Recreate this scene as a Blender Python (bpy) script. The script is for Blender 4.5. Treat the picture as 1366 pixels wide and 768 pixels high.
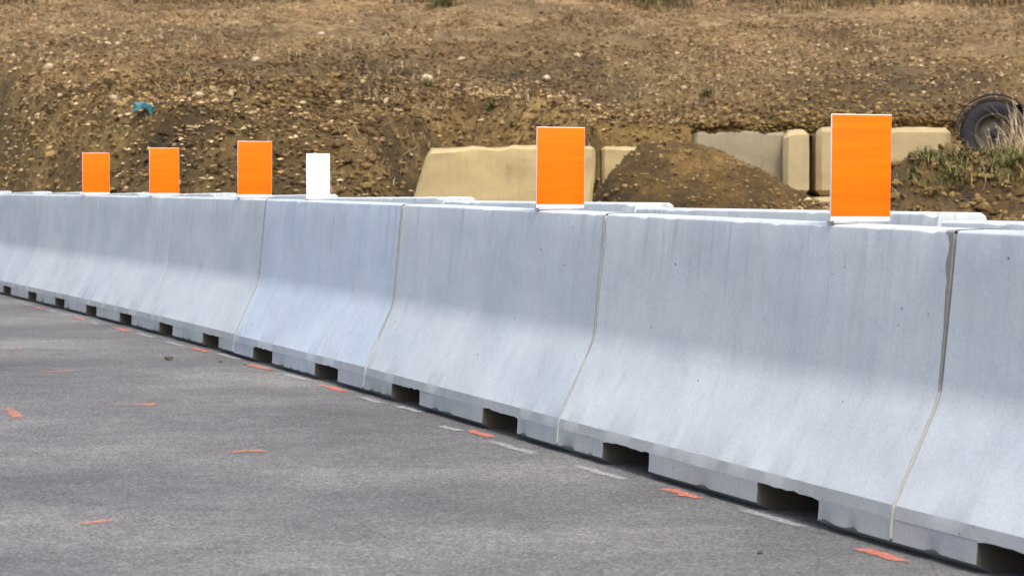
import bpy, bmesh, math, random
import numpy as np
from mathutils import Vector, Matrix

for o in list(bpy.data.objects): bpy.data.objects.remove(o)
scene = bpy.context.scene
COL = scene.collection
random.seed(7)
RNG = np.random.default_rng(11)

# ------------------------------------------------------------------ camera
F, CX, CY = 3590.0, 683.0, 384.0            # focal length and centre in photo pixels (1366 x 768)
HCAM, YH = 0.979, 218.7                     # eye height, horizon row
PITCH = math.atan((CY - YH) / F)
cam_d = bpy.data.cameras.new('camera'); cam = bpy.data.objects.new('camera', cam_d); COL.objects.link(cam)
cam_d.sensor_width = 36.0; cam_d.lens = F / 1366.0 * 36.0
cam_d.clip_start = 0.1; cam_d.clip_end = 2000
cam.location = (0, 0, HCAM); cam.rotation_euler = (math.pi / 2 - PITCH, 0, 0)
cam_d.dof.use_dof = True; cam_d.dof.focus_distance = 10.0; cam_d.dof.aperture_fstop = 9.5
scene.camera = cam

# ------------------------------------------------------------------ sky, sun, exposure
SUN_EL, SUN_AZ = math.radians(56), math.radians(166)   # azimuth clockwise from +Y (the view direction)
w = bpy.data.worlds.new('World'); scene.world = w; w.use_nodes = True
nt = w.node_tree
bg = nt.nodes['Background']; bg.inputs['Strength'].default_value = 0.15
sky = nt.nodes.new('ShaderNodeTexSky'); sky.sky_type = 'NISHITA'; sky.sun_disc = False
sky.sun_elevation = SUN_EL; sky.sun_rotation = SUN_AZ
sky.air_density = 1.0; sky.dust_density = 5.0; sky.ozone_density = 1.0
nt.links.new(sky.outputs['Color'], bg.inputs['Color'])
sl = bpy.data.lights.new('sun', 'SUN'); sun = bpy.data.objects.new('sun', sl); COL.objects.link(sun)
sl.energy = 1.5; sl.angle = math.radians(20.0); sl.color = (1.0, 0.96, 0.91)
to_sun = Vector((math.sin(SUN_AZ) * math.cos(SUN_EL), math.cos(SUN_AZ) * math.cos(SUN_EL), math.sin(SUN_EL)))
sun.rotation_euler = to_sun.to_track_quat('Z', 'Y').to_euler(); sun.location = (10, -10, 20)
vs = scene.view_settings
vs.view_transform = 'Standard'; vs.look = 'None'; vs.gamma = 1.0; vs.exposure = 0.84; vs.use_curve_mapping = False
scene.render.engine = 'CYCLES'

# ------------------------------------------------------------------ pixel -> ray (photo pixels)
CP, SP = math.cos(PITCH), math.sin(PITCH)
def ray(px, py):
    a, b = (px - CX) / F, (CY - py) / F
    return np.array([a, CP + b * SP, b * CP - SP])
def road_z(Y):
    Y = np.asarray(Y, float)
    t = (Y - 13.0) / 1.5
    return -0.0091 * 1.5 * np.where(t > 12, t, np.log1p(np.exp(np.minimum(t, 12))))
def ground_px(px, py):
    r = ray(px, py); t = HCAM / -r[2]
    for _ in range(6): t = (HCAM - float(road_z(t * r[1]))) / -r[2]
    p = r * t
    return np.array([p[0], p[1]])

# ------------------------------------------------------------------ noise
def _hash(ix, iy, s):
    h = (ix.astype(np.int64) * 374761393 + iy.astype(np.int64) * 668265263 + s * 1442695041) & 0x7fffffff
    h = ((h ^ (h >> 13)) * 1274126177) & 0x7fffffff
    h = h ^ (h >> 16)
    return (h & 0xffff) / 65535.0
def vnoise(x, y, s=0):
    x = np.asarray(x, float); y = np.asarray(y, float)
    ix, iy = np.floor(x), np.floor(y); fx, fy = x - ix, y - iy
    fx = fx * fx * (3 - 2 * fx); fy = fy * fy * (3 - 2 * fy)
    ix = ix.astype(np.int64); iy = iy.astype(np.int64)
    a = _hash(ix, iy, s); b = _hash(ix + 1, iy, s); c = _hash(ix, iy + 1, s); d = _hash(ix + 1, iy + 1, s)
    return (a + (b - a) * fx) * (1 - fy) + (c + (d - c) * fx) * fy
def fbm(x, y, s=0, o=4):
    r = 0; a = 0.5
    for i in range(o):
        r = r + a * (vnoise(x, y, s + i) - 0.5) * 2; x = x * 2.03 + 3.1; y = y * 2.03 + 1.7; a *= 0.5
    return r
def sstep(a, b, x):
    t = np.clip((np.asarray(x, float) - a) / (b - a), 0, 1); return t * t * (3 - 2 * t)

# ------------------------------------------------------------------ helpers
def tag(o, label=None, cat=None, group=None, kind=None):
    if label: o['label'] = label
    if cat: o['category'] = cat
    if group: o['group'] = group
    if kind: o['kind'] = kind
    return o
def empty(name, mat4=None, loc=None):
    o = bpy.data.objects.new(name, None); COL.objects.link(o); o.empty_display_size = 0.1
    if mat4 is not None: o.matrix_world = mat4
    if loc is not None: o.location = loc
    return o
def link(name, me, mat=None, parent=None):
    o = bpy.data.objects.new(name, me); COL.objects.link(o)
    if mat and not len(me.materials): me.materials.append(mat)
    if parent: o.parent = parent
    return o
def mesh_np(name, V, Fc):
    me = bpy.data.meshes.new(name); me.from_pydata([tuple(v) for v in V], [], [tuple(f) for f in Fc]); me.update(); return me
def smooth_angle(me, deg):
    bm = bmesh.new(); bm.from_mesh(me)
    bmesh.ops.recalc_face_normals(bm, faces=bm.faces)
    c = math.radians(deg)
    for f in bm.faces: f.smooth = True
    for e in bm.edges:
        e.smooth = len(e.link_faces) == 2 and e.calc_face_angle(3.0) < c
    bm.to_mesh(me); bm.free()
def bm_box(bm, c, s, bev=0.0, rot=None, seg=2):
    r = bmesh.ops.create_cube(bm, size=1.0)
    vs_ = r['verts']
    for v in vs_:
        v.co = Vector((v.co.x * s[0], v.co.y * s[1], v.co.z * s[2]))
    if bev > 0:
        es = list({e for v in vs_ for e in v.link_edges})
        rr = bmesh.ops.bevel(bm, geom=es, offset=bev, segments=seg, affect='EDGES', profile=0.5)
        vs_ = list({v for f in rr['faces'] for v in f.verts} | {v for v in vs_ if v.is_valid})
        # collect whole island
        seen = set(vs_); st = list(vs_)
        while st:
            v = st.pop()
            for e in v.link_edges:
                o = e.other_vert(v)
                if o not in seen: seen.add(o); st.append(o)
        vs_ = list(seen)
    for v in vs_:
        co = v.co
        if rot is not None: co = rot @ co
        v.co = co + Vector(c)
    return vs_
def bm_obj(name, bm, mat, parent=None, smooth=40):
    me = bpy.data.meshes.new(name); bm.to_mesh(me); bm.free()
    if smooth: smooth_angle(me, smooth)
    return link(name, me, mat, parent)

# ------------------------------------------------------------------ materials
class N:
    def __init__(s, name):
        s.m = bpy.data.materials.new(name); s.m.use_nodes = True; s.t = s.m.node_tree
        s.b = s.t.nodes['Principled BSDF']
    def n(s, typ, **kw):
        nd = s.t.nodes.new(typ)
        for k, v in kw.items():
            if k in nd.inputs: nd.inputs[k].default_value = v
            else: setattr(nd, k, v)
        return nd
    def l(s, a, b): s.t.links.new(a, b)
    def coord(s, scale=(1, 1, 1), rnd=True, out='Object'):
        tc = s.n('ShaderNodeTexCoord'); mp = s.n('ShaderNodeMapping'); mp.inputs['Scale'].default_value = scale
        s.l(tc.outputs[out], mp.inputs['Vector'])
        if rnd:
            oi = s.n('ShaderNodeObjectInfo'); mu = s.n('ShaderNodeMath', operation='MULTIPLY'); mu.inputs[1].default_value = 37.0
            s.l(oi.outputs['Random'], mu.inputs[0]); s.l(mu.outputs[0], mp.inputs['Location'])
        return mp.outputs[0]
    def noise(s, vec, scale, detail=5, rough=0.6, dist=0.0):
        nd = s.n('ShaderNodeTexNoise'); nd.inputs['Scale'].default_value = scale; nd.inputs['Detail'].default_value = detail
        nd.inputs['Roughness'].default_value = rough; nd.inputs['Distortion'].default_value = dist
        s.l(vec, nd.inputs['Vector']); return nd.outputs['Fac']
    def ramp(s, fac, stops):
        r = s.n('ShaderNodeValToRGB'); e = r.color_ramp.elements
        while len(e) < len(stops): e.new(0.5)
        for q, (p, c) in zip(e, stops):
            q.position = p; q.color = c if len(c) == 4 else (*c, 1)
        s.l(fac, r.inputs[0]); return r.outputs[0]
    def mix(s, fac, a, b, mode='MIX'):
        m = s.n('ShaderNodeMix', data_type='RGBA', blend_type=mode)
        for i, v in ((0, fac), (6, a), (7, b)):
            if hasattr(v, 'is_linked'): s.l(v, m.inputs[i])
            else: m.inputs[i].default_value = v if i == 0 else ((*v, 1) if len(v) == 3 else v)
        return m.outputs[2]
    def bump(s, h, strength, dist=0.01):
        b = s.n('ShaderNodeBump'); b.inputs['Strength'].default_value = strength; b.inputs['Distance'].default_value = dist
        s.l(h, b.inputs['Height']); s.l(b.outputs[0], s.b.inputs['Normal'])
    def col(s, c):
        if hasattr(c, 'is_linked'): s.l(c, s.b.inputs['Base Color'])
        else: s.b.inputs['Base Color'].default_value = (*c, 1)
    def rough(s, r): s.b.inputs['Roughness'].default_value = r
def g(v): return (v, v, v)

def concrete_mat(name, base, streak=True, use_objcol=True, dirt=(0.30, 0.27, 0.21), relief=0.004):
    k = N(name); k.rough(0.85)
    co = k.coord(); st = k.coord((14, 14, 0.9)); st2 = k.coord((38, 38, 1.6))
    c = base
    if use_objcol:
        oi = k.n('ShaderNodeObjectInfo'); c = k.mix(1.0, base, oi.outputs['Color'], 'MULTIPLY')
    big = k.ramp(k.noise(co, 2.2, 6, 0.62), [(0.30, g(0.82)), (0.72, g(1.08))])
    c = k.mix(0.55, c, big, 'MULTIPLY')
    if streak:
        s1 = k.ramp(k.noise(st, 1.0, 5, 0.65), [(0.28, g(0.80)), (0.50, g(1.0)), (0.75, g(1.06))])
        c = k.mix(0.38, c, s1, 'MULTIPLY')
        s2 = k.ramp(k.noise(st2, 1.0, 3, 0.6), [(0.26, g(0.80)), (0.44, g(1.0)), (0.8, g(1.03))])
        c = k.mix(0.28, c, s2, 'MULTIPLY')
    fine = k.ramp(k.noise(co, 120, 3, 0.7), [(0.3, g(0.86)), (0.7, g(1.1))])
    c = k.mix(0.8, c, fine, 'MULTIPLY')
    # rust / soil stains with shapes of their own
    stn = k.ramp(k.noise(k.coord((3.5, 3.5, 1.2)), 1.6, 6, 0.7, 0.4), [(0.60, g(0.0)), (0.80, g(0.55))])
    c = k.mix(stn, c, dirt)
    bl = k.ramp(k.noise(co, 7.0, 5, 0.75, 0.6), [(0.56, g(1.0)), (0.72, g(0.80))])
    c = k.mix(0.28, c, bl, 'MULTIPLY')
    sm = k.ramp(k.noise(k.coord((1.2, 1.2, 3.0)), 1.5, 4, 0.6), [(0.34, (0.90, 0.91, 0.93)), (0.62, (1.04, 1.035, 1.02))])
    c = k.mix(0.9, c, sm, 'MULTIPLY')
    if streak:
        sz = k.n('ShaderNodeSeparateXYZ'); tc2 = k.n('ShaderNodeTexCoord'); k.l(tc2.outputs['Object'], sz.inputs[0])
        zr = k.ramp(sz.outputs[2], [(0.50, g(0.0)), (0.80, g(1.0))])
        dr = k.ramp(k.noise(k.coord((20, 20, 0.5)), 1.0, 4, 0.7), [(0.54, g(0.0)), (0.68, g(1.0))])
        dm = k.mix(1.0, zr, dr, 'MULTIPLY'); dm = k.mix(1.0, dm, g(0.45), 'MULTIPLY')
        c = k.mix(dm, c, (0.25, 0.255, 0.25))
    # air holes
    vo = k.n('ShaderNodeTexVoronoi'); vo.inputs['Scale'].default_value = 16.0; k.l(co, vo.inputs['Vector'])
    hole = k.ramp(vo.outputs['Distance'], [(0.05, g(1.0)), (0.10, g(0.0))])
    gate = k.ramp(k.noise(co, 5.0, 3), [(0.56, g(0.0)), (0.62, g(1.0))])
    hm = k.mix(1.0, hole, gate, 'MULTIPLY')
    c = k.mix(hm, c, (0.09, 0.085, 0.08))
    k.col(c)
    bn = k.mix(0.5, fine, big); bn = k.mix(hm, bn, (0, 0, 0))
    k.bump(bn, 0.35 if relief < 0.01 else 0.8, relief)
    return k.m

M = {}
M['barrier'] = concrete_mat('barrier_concrete', (0.50, 0.545, 0.56))
M['mortar'] = concrete_mat('joint_mortar', (0.39, 0.40, 0.375), False, False, (0.24, 0.225, 0.19))
M['mortar_dark'] = concrete_mat('dark_joint_mortar', (0.24, 0.24, 0.225), False, False, (0.05, 0.05, 0.045))
M['plinth'] = concrete_mat('splashed_concrete', (0.385, 0.405, 0.40), True, True, (0.22, 0.20, 0.16))
M['soiled_shade'] = concrete_mat('soiled_shaded_concrete', (0.085, 0.075, 0.058), False, False, (0.03, 0.025, 0.02))  # soil-brown concrete, darkened further to paint in the shade inside the slots
M['tan'] = concrete_mat('tan_concrete', (0.43, 0.335, 0.172), True, True, (0.12, 0.085, 0.04), 0.03)

def road_mat():
    k = N('asphalt'); k.rough(0.88)
    co = k.coord(rnd=False)
    big = k.ramp(k.noise(co, 0.55, 6, 0.65), [(0.30, (0.074, 0.074, 0.074)), (0.50, (0.120, 0.119, 0.116)), (0.70, (0.198, 0.193, 0.180))])
    mid = k.ramp(k.noise(co, 7.0, 8, 0.75), [(0.28, g(0.74)), (0.72, g(1.22))])
    c = k.mix(0.8, big, mid, 'MULTIPLY')
    wav = k.ramp(k.noise(k.coord((0.7, 5.0, 1), rnd=False), 2.2, 5, 0.7), [(0.3, g(0.82)), (0.7, g(1.14))])
    c = k.mix(0.35, c, wav, 'MULTIPLY')
    vo = k.n('ShaderNodeTexVoronoi'); vo.inputs['Scale'].default_value = 140.0; k.l(co, vo.inputs['Vector'])
    agg = k.ramp(vo.outputs['Color'], [(0.0, g(0.35)), (0.55, g(0.95)), (1.0, g(1.9))])
    c = k.mix(0.9, c, agg, 'MULTIPLY')
    pt = k.ramp(k.noise(co, 1.3, 7, 0.75, 0.5), [(0.62, g(0)), (0.74, g(0.6))])
    c = k.mix(pt, c, (0.075, 0.073, 0.072))
    k.col(c); k.bump(k.mix(0.5, vo.outputs['Distance'], mid), 0.6, 0.006)
    return k.m
M['road'] = road_mat()
def paint_mat(name, col, amount):
    k = N(name); k.rough(0.8)
    at = k.n('ShaderNodeAttribute', attribute_name='cover')
    nz = k.noise(k.coord((1, 1, 1)), 70, 6, 0.8)
    ad = k.n('ShaderNodeMath', operation='ADD'); k.l(at.outputs['Fac'], ad.inputs[0]); k.l(nz, ad.inputs[1])
    al = k.ramp(ad.outputs[0], [(0.66, g(0)), (1.0, g(amount))])
    k.l(al, k.b.inputs['Alpha']); k.col(col)
    return k.m
M['paint_orange'] = paint_mat('orange_spray_paint', (0.66, 0.19, 0.115), 0.82)
M['paint_faint'] = paint_mat('faint_orange_spray_paint', (0.66, 0.24, 0.12), 0.7)
M['paint_white'] = paint_mat('white_spray_paint', (0.45, 0.46, 0.47), 0.6)

def dirt_mat(name, pale=True, dark=1.0):
    k = N(name); k.rough(0.95)
    co = k.coord(rnd=False)
    a = k.ramp(k.noise(co, 1.1, 8, 0.72), [(0.32, (0.048, 0.028, 0.005)), (0.5, (0.170, 0.107, 0.027)), (0.68, (0.36, 0.245, 0.085))])
    b = k.ramp(k.noise(co, 9.0, 7, 0.78), [(0.30, g(0.42)), (0.5, g(0.95)), (0.72, g(1.6))])
    bz = k.ramp(k.noise(k.coord((0.35, 0.16, 0.5), rnd=False), 1.0, 4, 0.6), [(0.36, (0.55, 0.52, 0.42)), (0.5, (1, 1, 1)), (0.64, (1.30, 1.22, 1.15))])
    fz = k.ramp(k.noise(co, 38.0, 5, 0.8), [(0.30, g(0.40)), (0.5, g(0.95)), (0.70, g(1.75))])
    b = k.mix(0.8, b, fz, 'MULTIPLY'); b = k.mix(1.0, b, bz, 'MULTIPLY')
    c = k.mix(0.9, a, b, 'MULTIPLY')
    if pale:
        sx = k.n('ShaderNodeSeparateXYZ'); k.l(co, sx.inputs[0])
        mr = k.n('ShaderNodeMapRange'); mr.inputs[1].default_value = 30; mr.inputs[2].default_value = 46; k.l(sx.outputs[1], mr.inputs[0])
        pk = k.ramp(k.noise(co, 2.0, 8, 0.75), [(0.32, (0.10, 0.058, 0.016)), (0.5, (0.27, 0.175, 0.068)), (0.68, (0.48, 0.335, 0.17))])
        pk = k.mix(0.8, pk, b, 'MULTIPLY')
        c = k.mix(mr.outputs[0], c, pk)
    if dark < 1: c = k.mix(1.0, c, (dark, dark * 0.93, dark * 0.72), 'MULTIPLY')
    k.col(c); k.bump(k.noise(co, 16.0, 8, 0.8), 1.0, 0.09)
    return k.m
M['dirt'] = dirt_mat('dirt'); M['pile'] = dirt_mat('pile_dirt', False, 0.86)
def tinted(name, stops, rough=0.9):
    k = N(name); k.rough(rough)
    at = k.n('ShaderNodeAttribute', attribute_name='tint')
    co = k.coord(rnd=False)
    c = k.ramp(at.outputs['Fac'], stops)
    c = k.mix(0.6, c, k.ramp(k.noise(co, 40, 4, 0.7), [(0.3, g(0.6)), (0.7, g(1.3))]), 'MULTIPLY')
    k.col(c); return k.m
M['gravel'] = tinted('gravel_stones', [(0.0, (0.05, 0.028, 0.006)), (0.4, (0.150, 0.093, 0.024)), (0.80, (0.260, 0.172, 0.056)), (0.96, (0.36, 0.25, 0.10)), (1.0, (0.48, 0.37, 0.20))])
M['litter'] = tinted('leaf_litter', [(0.0, (0.07, 0.040, 0.010)), (0.5, (0.205, 0.125, 0.046)), (0.85, (0.33, 0.215, 0.098)), (1.0, (0.52, 0.39, 0.21))])
M['grass'] = tinted('green_grass', [(0.0, (0.055, 0.06, 0.014)), (0.5, (0.11, 0.12, 0.03)), (0.8, (0.22, 0.19, 0.07)), (1.0, (0.42, 0.33, 0.16))])
M['straw'] = tinted('dry_straw', [(0.0, (0.16, 0.10, 0.045)), (0.5, (0.34, 0.25, 0.13)), (1.0, (0.56, 0.46, 0.30))])
M['scrub'] = tinted('dry_scrub', [(0.0, (0.04, 0.027, 0.008)), (0.5, (0.095, 0.066, 0.02)), (0.85, (0.17, 0.115, 0.045)), (1.0, (0.07, 0.09, 0.02))])
def plain(name, col, rough=0.5, metal=0.0, nz=0.15, sc=30):
    k = N(name); k.rough(rough); k.b.inputs['Metallic'].default_value = metal
    f = k.ramp(k.noise(k.coord(), sc, 4, 0.65), [(0.3, g(1 - nz)), (0.7, g(1 + nz))])
    k.col(k.mix(1.0, col, f, 'MULTIPLY')); return k.m
def sheeting():
    k = N('orange_reflective_sheeting'); k.rough(0.6); k.b.inputs['Specular IOR Level'].default_value = 0.15
    wv = k.n('ShaderNodeTexNoise'); wv.inputs['Scale'].default_value = 1.0; wv.inputs['Detail'].default_value = 4
    k.l(k.coord((3, 1, 60)), wv.inputs['Vector'])
    k.col(k.ramp(wv.outputs['Fac'], [(0.3, (0.90, 0.120, 0.0)), (0.7, (0.96, 0.160, 0.0))]))
    return k.m
M['orange'] = sheeting()
M['white'] = plain('white_sheeting', (0.82, 0.82, 0.80), 0.4, 0, 0.03)
M['white_paint'] = plain('white_plate_edge', (0.72, 0.71, 0.70), 0.5, 0, 0.06)
M['steel'] = plain('galvanised_steel', (0.45, 0.45, 0.46), 0.4, 0.8)
M['rubber'] = plain('tyre_rubber', (0.011, 0.011, 0.014), 0.8, 0, 0.3, 12)
M['rim'] = plain('grey_wheel_rim', (0.075, 0.065, 0.05), 0.8, 0.2, 0.4, 14)
M['darkpaint'] = plain('dark_blue_paint', (0.008, 0.009, 0.016), 0.55, 0, 0.3, 8)
M['stone'] = plain('pale_stone', (0.40, 0.32, 0.20), 0.85, 0, 0.3, 18)
M['darkstone'] = plain('dark_stone', (0.075, 0.06, 0.045), 0.9, 0, 0.3, 40)
M['wood'] = plain('weathered_wood', (0.50, 0.39, 0.24), 0.8, 0, 0.25, 30)
M['greywood'] = plain('grey_wood', (0.27, 0.24, 0.20), 0.85, 0, 0.25, 30)
M['teal'] = plain('teal_plastic', (0.012, 0.10, 0.115), 0.5, 0, 0.3, 12)

# ------------------------------------------------------------------ barrier line (base of the front face)
L = 2.48115
SEAM = {-3: (3.535, -0.17), -2: (2.669, 2.15), -1: (1.8084, 4.4681), 0: (0.95798, 6.79896), 1: (0.14879, 9.14445), 2: (-0.64074, 11.49664),
        3: (-1.42661, 13.85004), 4: (-2.21911, 16.20122), 5: (-3.02275, 18.54862), 6: (-3.8363, 20.8926), 7: (-4.65279, 23.23556),
        8: (-5.466, 25.58), 9: (-6.28, 27.925)}
A0 = np.array(SEAM[0]); TH = math.radians(18.9)
U = np.array([-math.sin(TH), math.cos(TH)]); NN = np.array([math.cos(TH), math.sin(TH)])
BW, BH, TOPIN = 0.536, 0.81, 0.183
def sq(X, Y):
    dx, dy = X - A0[0], Y - A0[1]
    return dx * U[0] + dy * U[1], dx * NN[0] + dy * NN[1]

# ------------------------------------------------------------------ terrain height
def toe(X):
    t = 24.6 + 2.5 * sstep(-1.5, -0.6, X) + 2.2 * sstep(0.65, 1.0, X)
    lineY = A0[1] + (A0[0] - X) * U[1] / -U[0] + 3.0
    k = 0.5 * (lineY - t)
    return t + np.where(k > -6, np.log1p(np.exp(np.clip(k, -20, 20))) / 0.5, 0)
def terrain_smooth(X, Y):
    X = np.asarray(X, float); Y = np.asarray(Y, float)
    s, q = sq(X, Y)
    rz = road_z(Y)
    front = rz - 0.03 + 0.04 * sstep(0.42, 0.60, q)
    front = front + (0.42 + 0.07 * np.clip(Y - 13, 0, 14) / 14) * sstep(12, 23, Y) * sstep(1.6, 4.0, q)
    e = Y - toe(X) - 0.35 * fbm(X * 0.8, Y * 0.3, 5, 3)
    bw = 2.6 - 1.9 * sstep(-0.4, 0.9, X)
    up = 1.42 + 0.098 * (Y - 27.1) - 0.30 * sstep(0.3, 1.2, X) * (1 - sstep(30.5, 40, Y)) + 0.25 * fbm(X * 0.22, Y * 0.15, 21, 3) * sstep(27, 36, Y)
    up = np.where(Y > 95, up + (95 - Y) * 0.098 * 0.9, up)
    z = front + (up - front) * sstep(0, 1, e / bw)
    # ground beside the trailer, right of the block wall
    zt = 0.93
    r = sstep(4.55, 4.9, X)
    z = np.where((Y > 22) & (Y < 30.5), z * (1 - r) + r * (zt + (z - zt) * sstep(28.2, 30.5, Y)), z)
    # grassy mound
    mnd = sstep(2.35, 3.0, X) * sstep(17.3, 19.6, Y) * (1 - 0.85 * sstep(21.0, 23.0, Y)) * sstep(1.4, 2.4, q)
    z = np.maximum(z, front + (0.93 - front) * mnd)
    return z
def rough_amt(X, Y):
    s, q = sq(np.asarray(X, float), np.asarray(Y, float))
    return sstep(0.95, 1.5, q)
def terrain_z(X, Y):
    X = np.asarray(X, float); Y = np.asarray(Y, float)
    a = rough_amt(X, Y)
    nearbank = 1 - 0.35 * sstep(27, 33, Y)
    n = 0.20 * fbm(X * 1.1, Y * 1.1, 31, 4) + 0.17 * np.abs(fbm(X * 3.6, Y * 3.6, 41, 3)) - 0.05 + 0.10 * fbm(X * 8, Y * 8, 51, 2)
    return terrain_smooth(X, Y) + a * nearbank * n
def hit(px, py, y0=22.0):
    r = ray(px, py)
    Ys = np.arange(y0, 95, 0.04); t = Ys / r[1]
    Z = HCAM + t * r[2]; T = terrain_z(t * r[0], Ys)
    i = np.argmax(Z < T)
    return Vector((t[i] * r[0], Ys[i], T[i]))

def steps(*segs):
    out = []
    for a, b, d in segs: out += list(np.arange(a, b - d * 0.5, d))
    return np.array(out + [segs[-1][1]])
gx = steps((-400, -40, 30), (-40, -14, 1.3), (-14, -7, 0.16), (-7, 7, 0.08), (7, 14, 0.16), (14, 40, 1.3), (40, 400, 30))
gy = steps((-150, -10, 20), (-10, 10, 1.0), (10, 22.5, 0.2), (22.5, 31, 0.08), (31, 66, 0.16), (66, 100, 1.5), (100, 500, 25))
GX, GY = np.meshgrid(gx, gy)
GZ = terrain_z(GX, GY)
nx, ny = len(gx), len(gy)
me = bpy.data.meshes.new('ground')
V = np.stack([GX, GY, GZ], -1).reshape(-1, 3)
ii = (np.arange(ny - 1)[:, None] * nx + np.arange(nx - 1)[None, :]).reshape(-1)
FA = np.stack([ii, ii + 1, ii + nx + 1, ii + nx], 1)
def fast_mesh(name, V, FA, smooth=False, tint=None):
    me = bpy.data.meshes.new(name); k = FA.shape[1]
    me.vertices.add(len(V)); me.vertices.foreach_set('co', np.ascontiguousarray(V, np.float32).ravel())
    me.loops.add(FA.size); me.loops.foreach_set('vertex_index', FA.astype(np.int32).ravel())
    me.polygons.add(len(FA)); me.polygons.foreach_set('loop_start', np.arange(0, FA.size, k, dtype=np.int32))
    me.polygons.foreach_set('use_smooth', np.full(len(FA), smooth))
    if tint is not None:
        at = me.attributes.new('tint', 'FLOAT', 'POINT'); at.data.foreach_set('value', tint.astype(np.float32))
    me.update(calc_edges=True); me.validate(); return me
ground = tag(link('ground', fast_mesh('ground', V, FA, True), M['dirt']), 'brown dirt ground rising to a gravelly embankment behind the barriers', kind='structure')

# ------------------------------------------------------------------ road
ss = np.concatenate([np.arange(-60, 0, 2.0), np.arange(0, 30, 0.5), np.arange(30, 121, 5.0)])
qs = np.array([-60, -30, -15, -8, -4, -2, -1, -0.5, 0, 0.3, 0.60])
S_, Q_ = np.meshgrid(ss, qs)
RX = A0[0] + S_ * U[0] + Q_ * NN[0]; RY = A0[1] + S_ * U[1] + Q_ * NN[1]
V = np.stack([RX, RY, road_z(RY) + 0.0], -1).reshape(-1, 3)
nxx = len(ss); ii = (np.arange(len(qs) - 1)[:, None] * nxx + np.arange(nxx - 1)[None, :]).reshape(-1)
road = tag(link('road', fast_mesh('road', V, np.stack([ii, ii + nxx, ii + nxx + 1, ii + 1], 1), True), M['road']),
           'worn grey asphalt road beside the concrete barriers', kind='structure')

# ------------------------------------------------------------------ barrier meshes
def front_profile():
    sl0, kn, up = (0.0125, 0.1145), (0.142, 0.385), (0.1815, 0.797)
    P = [(0.0085, 0.080), sl0]
    def lerp(a, b, t): return (a[0] + (b[0] - a[0]) * t, a[1] + (b[1] - a[1]) * t)
    a = lerp(sl0, kn, 0.84); b = lerp(kn, up, 0.10)
    P += [lerp(sl0, kn, 0.3), lerp(sl0, kn, 0.6)]
    for i in range(7):
        t = i / 6; P.append(lerp(lerp(a, kn, t), lerp(kn, b, t), t))
    for t in (0.4, 0.6, 0.8): P.append(lerp(kn, up, t))
    P += [up, (0.1835, 0.8045), (0.1905, 0.8095), (0.205, 0.8105)]
    return P
FP = front_profile()
LOOP = FP + [(BW / 2, 0.812)] + [(BW - y, z) for y, z in reversed(FP)]
FOOT = [(0.0085, 0.080), (0.0062, 0.052), (0.0040, 0.023), (0.0450, 0.004), (0.0500, 0.0)]
FOOTL = FOOT + [(BW - y, z) for y, z in reversed(FOOT)]
GAP = 0.015
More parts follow.
